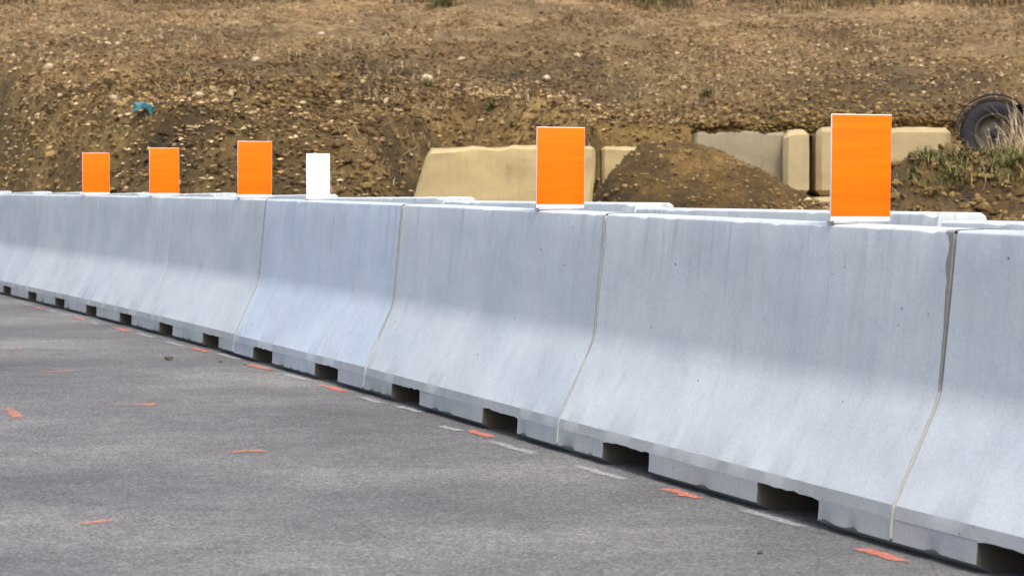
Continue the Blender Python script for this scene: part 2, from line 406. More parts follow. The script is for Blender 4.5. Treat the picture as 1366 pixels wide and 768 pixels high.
def barrier_mesh(seed, wear=1.0, g0=GAP, g1=GAP):
    # local x: far seam (0) -> near seam (L), y: front -> back, z up
    x0, x1 = g0 / 2, L - g1 / 2
    xs_ = sorted(set([x0, x0 + 0.004, x1 - 0.004, x1] + [round(L * f, 5) for f in (0.173, 0.335, 0.665, 0.827)] + list(np.linspace(0.05, L - 0.05, 58))))
    V, Fc = [], []
    def wob(x, y, z):
        n = 0.0022 * wear * float(fbm(x * 2.3 + seed * 7.1, z * 3 + y * 5, seed, 2))
        side = -1 if y < BW / 2 else 1
        edge = 0
        if z > 0.79 and (y < 0.2 or y > BW - 0.2):
            c = float(vnoise(x * 9 + seed * 3, seed * 1.3 + y, seed + 9)); c2 = float(vnoise(x * 28, seed, seed + 19))
            edge = max(0, c * 0.6 + c2 * 0.4 - 0.62) * 0.03 * wear
        if 0.1 < z < 0.12:
            c = float(vnoise(x * 14 + seed * 5, seed * 1.9 + y, seed + 29)); edge = max(0, c - 0.70) * 0.025 * wear
        return (x, y + side * (n - edge), z - (edge * 0.7 if z > 0.79 else 0))
    m = len(LOOP)
    for x in xs_:
        inslot = any(L * a - 1e-6 < x < L * b + 1e-6 for a, b in ((0.173, 0.335), (0.665, 0.827)))
        for j, (y, z) in enumerate(LOOP):
            xx = x
            if abs(x - x0) < 1e-6 or abs(x - x1) < 1e-6:       # tiny chamfer at the ends
                cf = 0.003 if (g0 if abs(x - x0) < 1e-6 else g1) > 0.01 else 0.0006
                y = y + (cf if y < BW / 2 else -cf); z = z - (cf if z > 0.79 else 0)
            p = wob(xx, y, z)
            if inslot and j in (0, m - 1):
                edgein = min(abs(x - L * q) for q in (0.173, 0.335, 0.665, 0.827))
                p = (p[0], p[1], p[2] + 0.006 * float(fbm(x * 30, seed, seed + 3, 3)) - 0.004 * max(0, 1 - edgein / 0.02))
            V.append(p)
    for i in range(len(xs_) - 1):
        for j in range(m):
            a, b = i * m + j, i * m + (j + 1) % m
            Fc.append((a, b, b + m, a + m))
    Fc.append(tuple(range(m))); Fc.append(tuple(reversed([(len(xs_) - 1) * m + j for j in range(m)])))
    k = len(FOOTL)
    for fa, fb in ((x0 / L, 0.173), (0.335, 0.665), (0.827, x1 / L)):
        fx = np.linspace(fa * L, fb * L, 25); b0 = len(V)
        for i_, x in enumerate(fx):
            for (y, z) in FOOTL:
                xx = x + (0.006 * (float(vnoise(z * 40, y * 40 + seed, seed + 77)) - 0.5) if 0 < i_ < 24 else 0)
                yy = y + (1 if y < BW / 2 else -1) * (0.003 * float(vnoise(x * 8 + seed, z * 9, seed + 61)))
                ch = max(0.0, float(vnoise(x * 16 + seed * 2.3, seed + (y > 0.2), seed + 63)) - 0.62) * 0.022 * wear if (0.02 < z < 0.03 and 0 < i_ < 24) else 0.0
                V.append((xx, (yy + (ch if y < BW / 2 else -ch)) if z < 0.079 else y, z + ch * 0.9))
        for i in range(24):
            for j in range(k - 1):
                a = b0 + i * k + j; Fc.append((a, a + 1, a + 1 + k, a + k))
        Fc.append(tuple(b0 + j for j in range(k))); Fc.append(tuple(reversed([b0 + 24 * k + j for j in range(k)])))
    me = mesh_np('body', V, [f for f in Fc if f])
    smooth_angle(me, 16)
    me.materials.append(M['barrier']); me.materials.append(M['soiled_shade']); me.materials.append(M['plinth'])
    sl_ = [L * q for q in (0.173, 0.335, 0.665, 0.827)]
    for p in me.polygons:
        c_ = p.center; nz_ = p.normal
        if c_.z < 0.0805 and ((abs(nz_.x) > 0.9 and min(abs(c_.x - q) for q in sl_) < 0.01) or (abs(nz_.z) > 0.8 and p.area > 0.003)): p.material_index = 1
        elif c_.z < 0.112: p.material_index = 2
    return me
def joint_mesh(seed, wl, wr, off=-0.002, crackless=1.0):
    """mortar smear along the joint outline, in the barrier's local frame, centred on the far seam (x = 0)"""
    pts = [(0.0035, 0.03), (0.0055, 0.055)] + FP
    full = pts + [(BW / 2, 0.812)] + [(BW - y, z) for y, z in reversed(pts)]
    d = [np.array(p) for p in full]
    # densify
    dd = []
    for a, b in zip(d[:-1], d[1:]):
        n = max(1, int(np.linalg.norm(b - a) / 0.02))
        for i in range(n): dd.append(a + (b - a) * i / n)
    dd.append(d[-1]); V, Fc = [], []
    for i, p in enumerate(dd):
        a = dd[max(0, i - 1)]; b = dd[min(len(dd) - 1, i + 1)]; t = (b - a) / (np.linalg.norm(b - a) + 1e-9)
        n = np.array([-t[1], t[0]])
        z = p[1]
        l_ = wl(z) * (0.35 + 0.8 * float(vnoise(i * 0.35, seed, seed)) + 0.5 * float(vnoise(i * 0.9, seed, seed + 2))) + 0.001
        r_ = wr(z) * (0.5 + 1.0 * float(vnoise(i * 0.45, seed + 5, seed + 1)))
        o = p + n * 0.0016; q = p - n * 0.03
        V += [(off - l_ - 0.001, q[0], q[1]), (off - l_, o[0] - n[0] * 0.001, o[1] - n[1] * 0.001), (off, o[0] + n[0] * 0.0004, o[1] + n[1] * 0.0004), (off + r_, o[0] - n[0] * 0.001, o[1] - n[1] * 0.001), (off + r_ + 0.001, q[0], q[1])]
    for i in range(len(dd) - 1):
        for j in range(4):
            a = i * 5 + j; Fc.append((a, a + 1, a + 6, a + 5))
        Fc.append((i * 5 + 4, i * 5, i * 5 + 5, i * 5 + 9))
    Fc.append((0, 1, 2, 3, 4)); k = (len(dd) - 1) * 5; Fc.append((k + 4, k + 3, k + 2, k + 1, k))
    me = mesh_np('mortar_joint', V, Fc); smooth_angle(me, 35); return me
def seg_matrix(near, far, zn, zf):
    n3 = Vector((near[0], near[1], zn)); f3 = Vector((far[0], far[1], zf))
    X = (n3 - f3).normalized(); Z = Vector((0, 0, 1)); Y = Z.cross(X).normalized(); Z = X.cross(Y)
    m = Matrix((X, Y, Z)).transposed().to_4x4()
    m.translation = f3
    return m @ Matrix.Translation((L / 2, BW / 2, 0)), (n3 - f3).length
def shift(me):
    me.transform(Matrix.Translation((-L / 2, -BW / 2, 0)))
    return me

front_label = {
    -2: 'pale grey concrete barrier two past the widest mortar joint, no plate on it',
    -1: 'pale grey concrete barrier starting at the widest dark cracked mortar joint, no plate on it',
    0: 'pale grey concrete barrier with one orange plate, in front of the fluted concrete block',
    1: 'pale grey concrete barrier with one orange plate, in front of the wide tan block',
    2: 'bluish grey concrete barrier carrying the small white plate',
    3: 'grey concrete barrier carrying an orange plate right next to the bluish white-plate barrier',
    4: 'grey concrete barrier with orange plate, second along from the bluish white-plate barrier',
    5: 'grey concrete barrier with orange plate, third along from the bluish white-plate barrier',
    6: 'stained grey concrete barrier, fourth along from the bluish white-plate barrier, no plate',
    7: 'grey concrete barrier, fifth along from the bluish white-plate barrier',
    8: 'grey concrete barrier, sixth along from the bluish white-plate barrier'}
front_col = {2: (0.93, 0.985, 1.10), 3: (0.94, 0.96, 0.99), 4: (0.93, 0.95, 0.98), 5: (0.92, 0.93, 0.96), 6: (0.88, 0.89, 0.93), 1: (0.97, 0.99, 1.02), 0: (1.0, 1.0, 1.02), -1: (1.0, 1.0, 1.03)}
joints = {-1: (lambda z: 0.010 + 0.024 * max(0, (z - 0.55) / 0.26) + (-0.004 if z < 0.4 else 0.0), lambda z: (0.004 if z < 0.4 else -0.001)),
          0: (lambda z: 0.015 if z > 0.4 else 0.008, lambda z: -0.002 if z > 0.3 else 0.005), 1: (lambda z: 0.018 if z > 0.3 else 0.010, lambda z: -0.002 if z > 0.22 else 0.005), 2: (lambda z: 0.010, lambda z: 0.0)}
for k in range(-2, 9):
    near, far = SEAM[k], SEAM[k + 1]
    if k == 2: far = tuple(np.array(far) - NN * 0.016)
    mw, ln = seg_matrix(near, far, float(road_z(near[1])), float(road_z(far[1])))
    t = empty('concrete_barrier', mw)
    tag(t, front_label[k], 'barrier', 'concrete barriers of the front row')
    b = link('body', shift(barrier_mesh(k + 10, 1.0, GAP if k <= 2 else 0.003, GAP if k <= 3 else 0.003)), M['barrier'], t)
    b.color = (*front_col.get(k, (0.95, 0.96, 1.0)), 1)
    if k in joints:
        jm = joint_mesh(k + 40, *joints[k]); jm.materials.append(M['mortar']); jm.materials.append(M['mortar_dark'])
        for p in jm.polygons:
            if p.center.z > 0.40 and k in (-1, 2): p.material_index = 1
        link('mortar_joint', shift(jm), None, t)
# rear row: a little higher, each block a touch crooked
OFF = BW + 0.012
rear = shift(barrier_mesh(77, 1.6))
for k in range(-2, 9):
    s0 = k * (L + 0.01) + 1.12                      # near seam of the block along the line
    nearp = A0 + U * s0 + NN * OFF; farp = A0 + U * (s0 + L) + NN * OFF
    zn = float(road_z(nearp[1])) + 0.021 + random.uniform(-0.002, 0.003); zf = float(road_z(farp[1])) + 0.001 + random.uniform(-0.003, 0.003)
    mw, ln = seg_matrix(nearp, farp, zn, zf)
    t = empty('concrete_barrier', mw)
    tag(t, 'concrete barrier of the rear row, only its top edge showing behind the front row', 'barrier', 'concrete barriers of the rear row')
    b = link('body', rear, M['barrier'], t); b.color = (1.03, 1.02, 1.0, 1)

# ------------------------------------------------------------------ marker plates on the front row
def line_at(px, q):
    r = (px - CX) / F
    bx, by = A0 + NN * q
    s = (r * by - bx) / (U[0] - r * U[1])
    return s
def barrier_top(px, q):
    """point on the top of the front row under photo column px; q across the barrier"""
    best = None
    for k in range(-3, 9):
        n_, f_ = np.array(SEAM[k]), np.array(SEAM[k + 1]); u = (f_ - n_) / np.linalg.norm(f_ - n_); nn = np.array([u[1], -u[0]])
        p0 = n_ + nn * q; r = (px - CX) / F
        s = (r * p0[1] - p0[0]) / (u[0] - r * u[1])
        if -0.02 <= s <= L + 0.02: best = (p0 + u * s, u, k)
    p, u, k = best
    return Vector((p[0], p[1], float(road_z(p[1])) + 0.8105)), u
def plate(px, wd, ht, orange, label, cat, lean=0.0):
    p, u = barrier_top(px, BW / 2)
    X = Vector((u[1], -u[0], 0)); Y = Vector((u[0], u[1], 0)); Z = Vector((0, 0, 1))
    m = Matrix((X, Y, Z)).transposed().to_4x4(); m.translation = p
    t = empty('marker_plate', m @ Matrix.Rotation(lean, 4, 'Y'))
    tag(t, label, cat, 'plates standing on the barriers')
    z0 = 0.008; ht += 0.014
    bm = bmesh.new(); bm_box(bm, (0, 0, z0 + ht / 2), (wd, 0.006, ht), 0.001); bm_obj('panel', bm, M['white_paint'] if orange else M['white'], t)
    if orange:
        bm = bmesh.new(); bm_box(bm, (0.0, -0.0036, z0 + ht / 2 + 0.006), (wd - 0.0022, 0.0016, ht - 0.016), 0.0004); bm_obj('orange_sheeting', bm, M['orange'], t)
    bm = bmesh.new(); bm_box(bm, (0, 0.018, 0.004), (wd * 0.9, 0.045, 0.006), 0.0015); bm_box(bm, (0, 0.0057, 0.022), (wd * 0.9, 0.005, 0.036), 0.001); bm_obj('foot', bm, M['steel'], t)
    for sx in (-1, 1):
        bm = bmesh.new(); bmesh.ops.create_cone(bm, cap_ends=True, segments=6, radius1=0.006, radius2=0.006, depth=0.008, matrix=Matrix.Translation((sx * wd * 0.3, 0.024, 0.010))); bm_obj('bolt', bm, M['steel'], t, 30)
    return t
plate(1147, 0.186, 0.286, True, 'orange rectangular plate on the barrier in front of the fluted concrete block', 'marker plate', math.radians(0.5))
plate(747, 0.187, 0.283, True, 'orange rectangular plate on the barrier in front of the wide tan block', 'marker plate', math.radians(0.5))
plate(340, 0.190, 0.288, True, 'orange rectangular plate on the barrier next to the small white plate', 'marker plate', math.radians(0.3))
plate(219.5, 0.190, 0.284, True, 'orange rectangular plate between two other orange plates, second along from the white plate', 'marker plate')
plate(128.5, 0.195, 0.282, True, 'orange rectangular plate third along from the white plate, last of the orange plates', 'marker plate')
plate(424.5, 0.119, 0.208, False, 'small plain white rectangular plate on the bluish barrier', 'marker plate')

# ------------------------------------------------------------------ paint on the road
def paint_strip(name, p, q, wdt, mat, seed, taper=0.9):
    p = np.array(p); q = np.array(q); d = q - p; ln = np.linalg.norm(d); d = d / ln; n = np.array([-d[1], d[0]])
    N_ = 16; V = []; cov = []
    wdt = wdt * 1.5; p = p - d * ln * 0.12; ln = ln * 1.24
    for i in range(N_ + 1):
        t = i / N_; e = min(1, min(t, 1 - t) * 5); ww = wdt * (0.75 + 0.5 * float(vnoise(i * 0.7, seed, seed)))
        c = p + d * ln * t + n * wdt * 0.25 * (float(vnoise(i * 0.5, seed, seed + 7)) - 0.5)
        for o, cv in ((0.5, 0.0), (0.2, 0.42), (-0.2, 0.42), (-0.5, 0.0)):
            v = c + n * o * ww; V.append((v[0], v[1], float(road_z(v[1])) + 0.0035)); cov.append(cv * e * (taper + (1 - taper) * t))
    Fc = [(4 * i + j, 4 * i + j + 1, 4 * i + j + 5, 4 * i + j + 4) for i in range(N_) for j in range(3)]
    me = mesh_np(name, V, Fc); me.attributes.new('cover', 'FLOAT', 'POINT').data.foreach_set('value', cov)
    return link(name, me, mat, road)
SLP = lambda x: 0.24 + 0.05 * min(1, x / 700)
for i, (a, b, y) in enumerate([(46, 58, 411), (100, 112, 425), (153, 173, 440), (255, 279, 467), (332, 360, 490), (425, 462, 518), (622, 657, 579), (885, 932, 659), (1145, 1208, 741)]):
    s = SLP(a) * (b - a) / 2; paint_strip('orange_paint_dash', ground_px(a, y - s), ground_px(b, y + s), 0.045, M['paint_orange'], i + 3)
for i, (a, b, y) in enumerate([(30, 41, 406.5), (62, 76, 415), (80, 93, 420), (119, 133, 431.5), (180, 206, 447.5), (221, 247, 459), (290, 320, 476), (377, 412, 503.5),
                               (478, 512, 534), (527, 561, 546), (588, 614, 572), (652, 716, 598), (766, 834, 631), (990, 1075, 692)]):
    s = SLP(a) * (b - a) / 2; paint_strip('white_paint_dash', ground_px(a, y - s), ground_px(b, y + s), 0.04, M['paint_white'], i + 30)
for i, (p, q, wd) in enumerate([((2, 465), (26, 466), 0.07), ((44, 497), (104, 494.5), 0.055), ((152, 541), (192, 540), 0.035), ((186, 540), (208, 540), 0.13),
                                ((9, 544), (28, 558), 0.05), ((302, 604), (352, 601), 0.075), ((108, 700), (150, 694), 0.05)]):
    paint_strip('orange_spray_mark', ground_px(*p), ground_px(*q), wd, M['paint_faint'], i + 60, 0.6)

# ------------------------------------------------------------------ loose bits on the road
def rock_mesh(seed, sub=2, flat=0.7, jag=0.25):
    bm = bmesh.new(); bmesh.ops.create_icosphere(bm, subdivisions=sub, radius=0.5)
    r = random.Random(seed); ax = (r.uniform(0.8, 1.3), r.uniform(0.6, 1.0), flat)
    ph = [r.uniform(0, 9) for _ in range(3)]
    for v in bm.verts:
        n = float(fbm(v.co.x * 2.2 + ph[0], v.co.y * 2.2 + v.co.z * 2.9 + ph[1], seed, 3))
        v.co = Vector((v.co.x * ax[0], v.co.y * ax[1], v.co.z * ax[2])) * (1 + jag * 2 * n)
    zmin = min(v.co.z for v in bm.verts)
    for v in bm.verts: v.co.z -= zmin
    me = bpy.data.meshes.new('stone'); bm.to_mesh(me); bm.free(); smooth_angle(me, 28); return me
for i, (px, py, sz, lab) in enumerate([(225, 480, 0.045, 'small brown clod lying on the asphalt near the white dashes'), (1014, 738, 0.022, 'tiny dark pebble on the asphalt near the wide slot'),
                                       (294, 483, 0.022, 'small dark pebble on the asphalt beside the white paint dash'), (327, 487, 0.018, 'dark pebble touching the end of an orange paint dash')]):
    x, y = ground_px(px, py)
    o = link('pebble', rock_mesh(i + 3, 2, 0.5), M['darkstone']); o.scale = (sz, sz, sz); o.location = (x, y, float(road_z(y)) - 0.002); o.rotation_euler.z = i
    tag(o, lab, 'stone')

# ------------------------------------------------------------------ big concrete blocks at the foot of the embankment
def px_at(px, py, Y):
    r = ray(px, py); t = Y / r[1]; return Vector((t * r[0], Y, HCAM + t * r[2]))
def block(label, x0, x1, z0, z1, Y, depth, rotz=0.0, tilt=0.0, bev=0.035, col=(1, 1, 1), rag=0.008, batter_l=0.0, ragr=0.0, seed=1, name='concrete_block'):
    w_, h_ = x1 - x0, z1 - z0
    bm = bmesh.new(); bm_box(bm, (0, 0, 0), (w_, depth, h_), bev, None, 1)
    bmesh.ops.subdivide_edges(bm, edges=[e for e in bm.edges if e.calc_length() > 0.12], cuts=11, use_grid_fill=True)
    for v in bm.verts:
        c = v.co; fz = (c.z + h_ / 2) / h_
        if batter_l and c.x < -w_ / 2 + bev * 1.5: c.x -= batter_l * (1 - fz)
        if ragr and c.x > w_ / 2 - bev * 1.6:
            c.x += ragr * (float(vnoise(fz * 5, seed, seed)) - 0.45) * 2 - ragr * 0.8 * (1 - fz) ** 3
        d = rag * float(fbm(c.x * 5 + seed * 3, c.z * 5 + c.y * 4, seed, 4)); nb = float(vnoise(c.x * 7 + seed, c.z * 7 + c.y * 3, seed + 4))
        if abs(c.z) > h_ / 2 - bev * 1.2: c.z -= math.copysign(max(0, nb - 0.55) * 0.09, c.z)
        c.y += d; c.z += d * 0.8; c.x += d * 0.5
    o = bm_obj(name, bm, M['tan'], None, 30)
    o.location = ((x0 + x1) / 2, Y + depth / 2, (z0 + z1) / 2); o.rotation_euler = (0, tilt, rotz); o.color = (*col, 1)
    return tag(o, label, 'concrete block')
c = px_at(572, 198, 26.0); d = px_at(793, 193, 26.0)
block('wide tan concrete block with a sloping end and a broken edge', c.x, d.x, 0.36, (c.z + d.z) / 2, 25.95, 0.62, math.radians(2), -math.radians(1.0), 0.03, (1.05, 1.05, 1.02), 0.03, 0.26, 0.035, 3)
c = px_at(803, 196, 28.4)
block('tan concrete block mostly buried in the dirt pile beside the wide tan block', c.x, px_at(924, 195, 28.4).x, 0.42, c.z, 28.4, 0.6, 0, 0, 0.03, (1.0, 1.0, 0.98), 0.025, 0, 0, 5)
c = px_at(927, 174, 28.4)
block('weathered grey concrete block behind the slope of the dirt pile', c.x, px_at(1049, 172, 28.4).x, 0.46, c.z, 28.4, 0.6, 0, 0, 0.03, (0.66, 0.72, 0.90), 0.025, 0, 0, 7)
c = px_at(1050, 173, 28.0); d = px_at(1084, 262, 28.0)
block('narrow fluted tan concrete block standing upright on the lower course', c.x, d.x, d.z + 0.008, c.z, 28.0, 0.9, math.radians(-5), 0, 0.055, (0.97, 0.99, 1.05), 0.015, 0, 0, 9)
c = px_at(1088, 170, 28.15); d = px_at(1268, 262, 28.15)
block('long pale tan concrete block behind the grassy mound', c.x, d.x, d.z + 0.008, c.z, 28.15, 0.75, math.radians(1.5), 0, 0.055, (0.95, 0.95, 1.0), 0.02, 0, 0, 11)
block('tan concrete block of the lower course under the fluted block', px_at(1051, 262, 27.95).x, px_at(1262, 262, 27.95).x, 0.36, d.z, 27.95, 0.9, 0, 0, 0.05, (0.85, 0.85, 0.85), 0.008, 0, 0, 13)

# ------------------------------------------------------------------ dirt pile
pk = px_at(885, 190, 27.1)
px_, py_ = np.meshgrid(np.linspace(pk.x - 1.05, pk.x + 1.75, 120), np.linspace(25.7, 28.9, 90))
dx, dy = px_ - pk.x, py_ - 27.15
fall = np.sqrt(np.where(dx < 0, np.maximum(0, -dx - 0.12) * 1.45, np.maximum(0, dx - 0.28) * 0.68) ** 2 + np.where(dy < 0, dy * 0.85, dy * 0.25) ** 2 + 0.02)
pz = pk.z + 0.07 - 0.75 * fall + 0.12 * fbm(px_ * 1.7, py_ * 1.7, 81, 4) + 0.075 * np.abs(fbm(px_ * 6, py_ * 6, 83, 3)) + 0.02 * fbm(px_ * 16, py_ * 16, 84, 2)
tz = terrain_z(px_, py_)
pz = np.maximum(pz, tz - 0.15)
V = np.stack([px_, py_, pz], -1).reshape(-1, 3); ii = (np.arange(89)[:, None] * 120 + np.arange(119)[None, :]).reshape(-1)
pile = tag(link('dirt_pile', fast_mesh('dirt_pile', V, np.stack([ii, ii + 1, ii + 121, ii + 120], 1), True), M['pile']), 'heap of brown dirt spilling between the wide tan block and the fluted block', 'dirt pile')

# ------------------------------------------------------------------ trailer with a wheel at the embankment's foot
wc = px_at(1326, 178, 27.1)
tr = tag(empty('trailer', loc=(wc.x, wc.y, wc.z - 0.34)), 'dark trailer with a black tyre and grey rim parked behind dry weeds', 'trailer'); tr.rotation_euler.z = -math.radians(10.2)
def lathe(bm, prof, seg=48, ax='Y'):
    vsr = []
    for i in range(seg):
        a = 2 * math.pi * i / seg
        vsr.append([bm.verts.new((r * math.cos(a), y, r * math.sin(a))) for r, y in prof])
    for i in range(seg):
        A, B = vsr[i], vsr[(i + 1) % seg]
        for j in range(len(prof) - 1): bm.faces.new((A[j], B[j], B[j + 1], A[j + 1]))
    return vsr
def wheel(yc):
    wh = empty('wheel'); wh.parent = tr; wh.location = (0, yc, 0.34)
    bm = bmesh.new(); lathe(bm, [(0.19, -0.09), (0.215, -0.105), (0.27, -0.115), (0.315, -0.105), (0.335, -0.08), (0.338, -0.05), (0.330, -0.045), (0.330, -0.035), (0.34, -0.03), (0.34, 0.03), (0.330, 0.035), (0.330, 0.045), (0.338, 0.05), (0.335, 0.08), (0.315, 0.105), (0.27, 0.115), (0.19, 0.09), (0.19, -0.09)])
    bm_obj('tyre', bm, M['rubber'], wh, 40)
    bm = bmesh.new(); lathe(bm, [(0.188, -0.088), (0.197, -0.108), (0.190, -0.112), (0.176, -0.10), (0.165, -0.06), (0.150, -0.035), (0.09, -0.045), (0.06, -0.05), (0.0001, -0.05), (0.0001, 0.0), (0.15, 0.0), (0.188, 0.08), (0.188, -0.088)], 40)
    bm_obj('rim', bm, M['rim'], wh, 35)
    bm = bmesh.new(); lathe(bm, [(0.0001, -0.085), (0.03, -0.083), (0.038, -0.07), (0.04, -0.045), (0.0001, -0.045)], 24); bm_obj('hub', bm, M['darkpaint'], wh, 35)
    for i in range(5):
        a = 2 * math.pi * i / 5; bm = bmesh.new()
        bmesh.ops.create_cone(bm, cap_ends=True, segments=6, radius1=0.011, radius2=0.011, depth=0.02, matrix=Matrix.Translation((0.065 * math.cos(a), -0.056, 0.065 * math.sin(a))) @ Matrix.Rotation(math.pi / 2, 4, 'X'))
        bm_obj('wheel_nut', bm, M['steel'], wh, 30)
wheel(0); wheel(1.55)
for yc in (0, 1.55):
    bm = bmesh.new(); pr = []
    for i in range(17):
        a = math.radians(8 + 164 * i / 16); pr.append((0.385 * math.cos(a), 0.34 + 0.385 * math.sin(a)))
    vo_ = [[bm.verts.new((x * k_, yc + yy, 0.34 + (z - 0.34) * k_)) for yy, k_ in ((-0.14, 1), (0.14, 1), (0.14, 1.03), (-0.14, 1.03))] for x, z in pr]
    for a, b in zip(vo_[:-1], vo_[1:]):
        for j in range(4): bm.faces.new((a[j], a[(j + 1) % 4], b[(j + 1) % 4], b[j]))
    bm.faces.new(vo_[0]); bm.faces.new(list(reversed(vo_[-1])))
    bm_obj('mudguard', bm, M['darkpaint'], tr, 30)
bm = bmesh.new(); bm_box(bm, (0, 0.775, 0.34), (0.06, 1.3, 0.06), 0.008); bm_obj('axle', bm, M['darkpaint'], tr)
for yc in (0.19, 1.36):
    bm = bmesh.new(); bm_box(bm, (1.5, yc, 0.52), (2.7, 0.06, 0.11), 0.008); bm_obj('chassis_rail', bm, M['darkpaint'], tr)
bm = bmesh.new(); bm_box(bm, (1.5, 0.775, 0.605), (2.75, 1.28, 0.05), 0.008); bm_obj('deck', bm, M['darkpaint'], tr)
bm = bmesh.new(); bm_box(bm, (2.7, 0.775, 0.5), (0.06, 0.06, 1.0), 0.01); bm_obj('jack_leg', bm, M['steel'], tr)

# ------------------------------------------------------------------ scattered stones, clods, litter (too many to count)
def rot_pts(P, n):
    a = RNG.uniform(0, 2 * np.pi, n); t = RNG.normal(0, 0.5, n); b = RNG.uniform(0, 2 * np.pi, n)
    ca, sa, ct, st = np.cos(a), np.sin(a), np.cos(t), np.sin(t)
    x, y, z = P[..., 0], P[..., 1], P[..., 2]
    y, z = y * ct[:, None] - z * st[:, None], y * st[:, None] + z * ct[:, None]
    x, y = x * ca[:, None] - y * sa[:, None], x * sa[:, None] + y * ca[:, None]
    return np.stack([x, y, z], -1)
bm = bmesh.new(); bmesh.ops.create_icosphere(bm, subdivisions=1, radius=1.0)
ICO = np.array([v.co[:] for v in bm.verts]); ICOF = np.array([[v.index for v in f.verts] for f in bm.faces]); bm.free()
def spots(n, y0, y1, power=1.0, margin=1.18):
    Y = y0 + (y1 - y0) * RNG.uniform(0, 1, n) ** power
    X = RNG.uniform(-1, 1, n) * Y * 0.19 * margin
    s, q = sq(X, Y)
    k = q > 1.3
    return X[k], Y[k]
def stones(name, n, y0, y1, smin, smax, tlo, thi, label, power=1.0, zoff=0.15, filt=None, spow=3.0):
    X, Y = spots(n, y0, y1, power)
    if filt is not None: k = filt(X, Y); X, Y = X[k], Y[k]
    m = len(X); sz = smin + (smax - smin) * RNG.uniform(0, 1, m) ** spow
    P = ICO[None] * RNG.uniform(0.7, 1.25, (m, len(ICO), 1)) * np.stack([RNG.uniform(.8, 1.4, m), RNG.uniform(.6, 1.1, m), RNG.uniform(.4, .85, m)], 1)[:, None, :]
    P = rot_pts(P, m) * sz[:, None, None] * 0.5
    Z = terrain_z(X, Y) + sz * zoff
    P += np.stack([X, Y, Z], 1)[:, None, :]
    Fc = (ICOF[None] + (np.arange(m) * len(ICO))[:, None, None]).reshape(-1, 3)
    tint = np.repeat(np.clip(RNG.uniform(tlo, thi, m), 0, 1), len(ICO))
    tint = np.clip(tint + np.repeat(0.7 * (vnoise(X * 0.55, Y * 0.3, 121) - 0.55), len(ICO)), 0, 1)
    return tag(link(name, fast_mesh(name, P.reshape(-1, 3), Fc, False, tint), M['gravel']), label, 'gravel', kind='stuff')
patch = lambda X, Y: vnoise(X * 0.9, Y * 0.6, 91) + 0.35 * vnoise(X * 3, Y * 2, 92) > 0.55
stones('dirt_clods', 13000, 23.0, 33, 0.015, 0.11, 0.0, 0.85, 'brown dirt clods covering the bank behind the barriers', 1.0, 0.1)
stones('gravel', 30000, 23, 60, 0.012, 0.05, 0.0, 1.0, 'loose tan gravel scattered over the embankment', 1.3, 0.2, patch)
stones('rubble', 2500, 30, 62, 0.03, 0.10, 0.05, 0.85, 'broken brown rubble over the upper embankment', 1.1, 0.15)
def flakes(name, n, y0, y1, smin, smax, mat, label, power=1.0, filt=None, up=0.02, tl=0, th=1):
    X, Y = spots(n, y0, y1, power)
    if filt is not None: k = filt(X, Y); X, Y = X[k], Y[k]
    m = len(X); sz = RNG.uniform(smin, smax, m)
    Q = np.array([[-.5, -.18, 0], [0, -.28, .12], [.5, -.05, 0], [0, .28, .1]])
    P = rot_pts(np.repeat(Q[None], m, 0) * sz[:, None, None], m)
    P += np.stack([X, Y, terrain_z(X, Y) + up], 1)[:, None, :]
    Fc = (np.array([[0, 1, 2], [0, 2, 3]])[None] + (np.arange(m) * 4)[:, None, None]).reshape(-1, 3)
    tint = np.clip(np.repeat(RNG.uniform(tl, th, m) + 0.8 * (vnoise(X * 0.5, Y * 0.22, 123) - 0.5), 4), 0, 1)
    return tag(link(name, fast_mesh(name, P.reshape(-1, 3), Fc, False, tint), mat), label, 'leaf litter', kind='stuff')
flakes('leaf_litter', 110000, 30, 66, 0.02, 0.085, M['litter'], 'pinkish brown dead leaves and chips strewn over the upper embankment', 1.0, lambda X, Y: vnoise(X * 0.6, Y * 0.25, 125) + 0.4 * vnoise(X * 2.4, Y * 1.2, 126) > 0.48)
flakes('dry_chips', 40000, 23, 32, 0.02, 0.09, M['litter'], 'brown dead stalks and chips strewn over the lower bank', 1.0)
def blades(name, X, Y, h0, h1, wd, mat, label, lean=0.5, cat='grass', tl=0.0, th=1.0, seg=3, zoff=-0.02):
    m = len(X); h = RNG.uniform(h0, h1, m); a = RNG.uniform(0, 2 * np.pi, m); ln = np.abs(RNG.normal(0, lean, m)) + 0.1
    Z = terrain_z(X, Y) + zoff
    wdir = np.stack([-np.sin(a), np.cos(a)], 1); ldir = np.stack([np.cos(a), np.sin(a)], 1)
    rows = []
    for i in range(seg + 1):
        t = i / seg; off = ldir * (ln * h * t ** 1.7)[:, None]; ww = wd * (1 - 0.85 * t)
        zz = Z + h * t * (1 - 0.22 * t * ln)
        for sgn in (-1, 1):
            xy = np.stack([X, Y], 1) + off + wdir * (sgn * ww * 0.5)
            rows.append(np.concatenate([xy, zz[:, None]], 1))
    P = np.stack(rows, 1); nv = 2 * (seg + 1)
    q = np.array([[2 * i, 2 * i + 1, 2 * i + 3, 2 * i + 2] for i in range(seg)])
    Fc = (q[None] + (np.arange(m) * nv)[:, None, None]).reshape(-1, 4)
    tint = np.repeat(np.clip(RNG.uniform(tl, th, m), 0, 1), nv)
    return tag(link(name, fast_mesh(name, P.reshape(-1, 3), Fc, False, tint), mat), label, cat, kind='stuff')
X0 = RNG.uniform(2.3, 6.0, 9000); Y0 = RNG.uniform(17.2, 22.5, 9000)
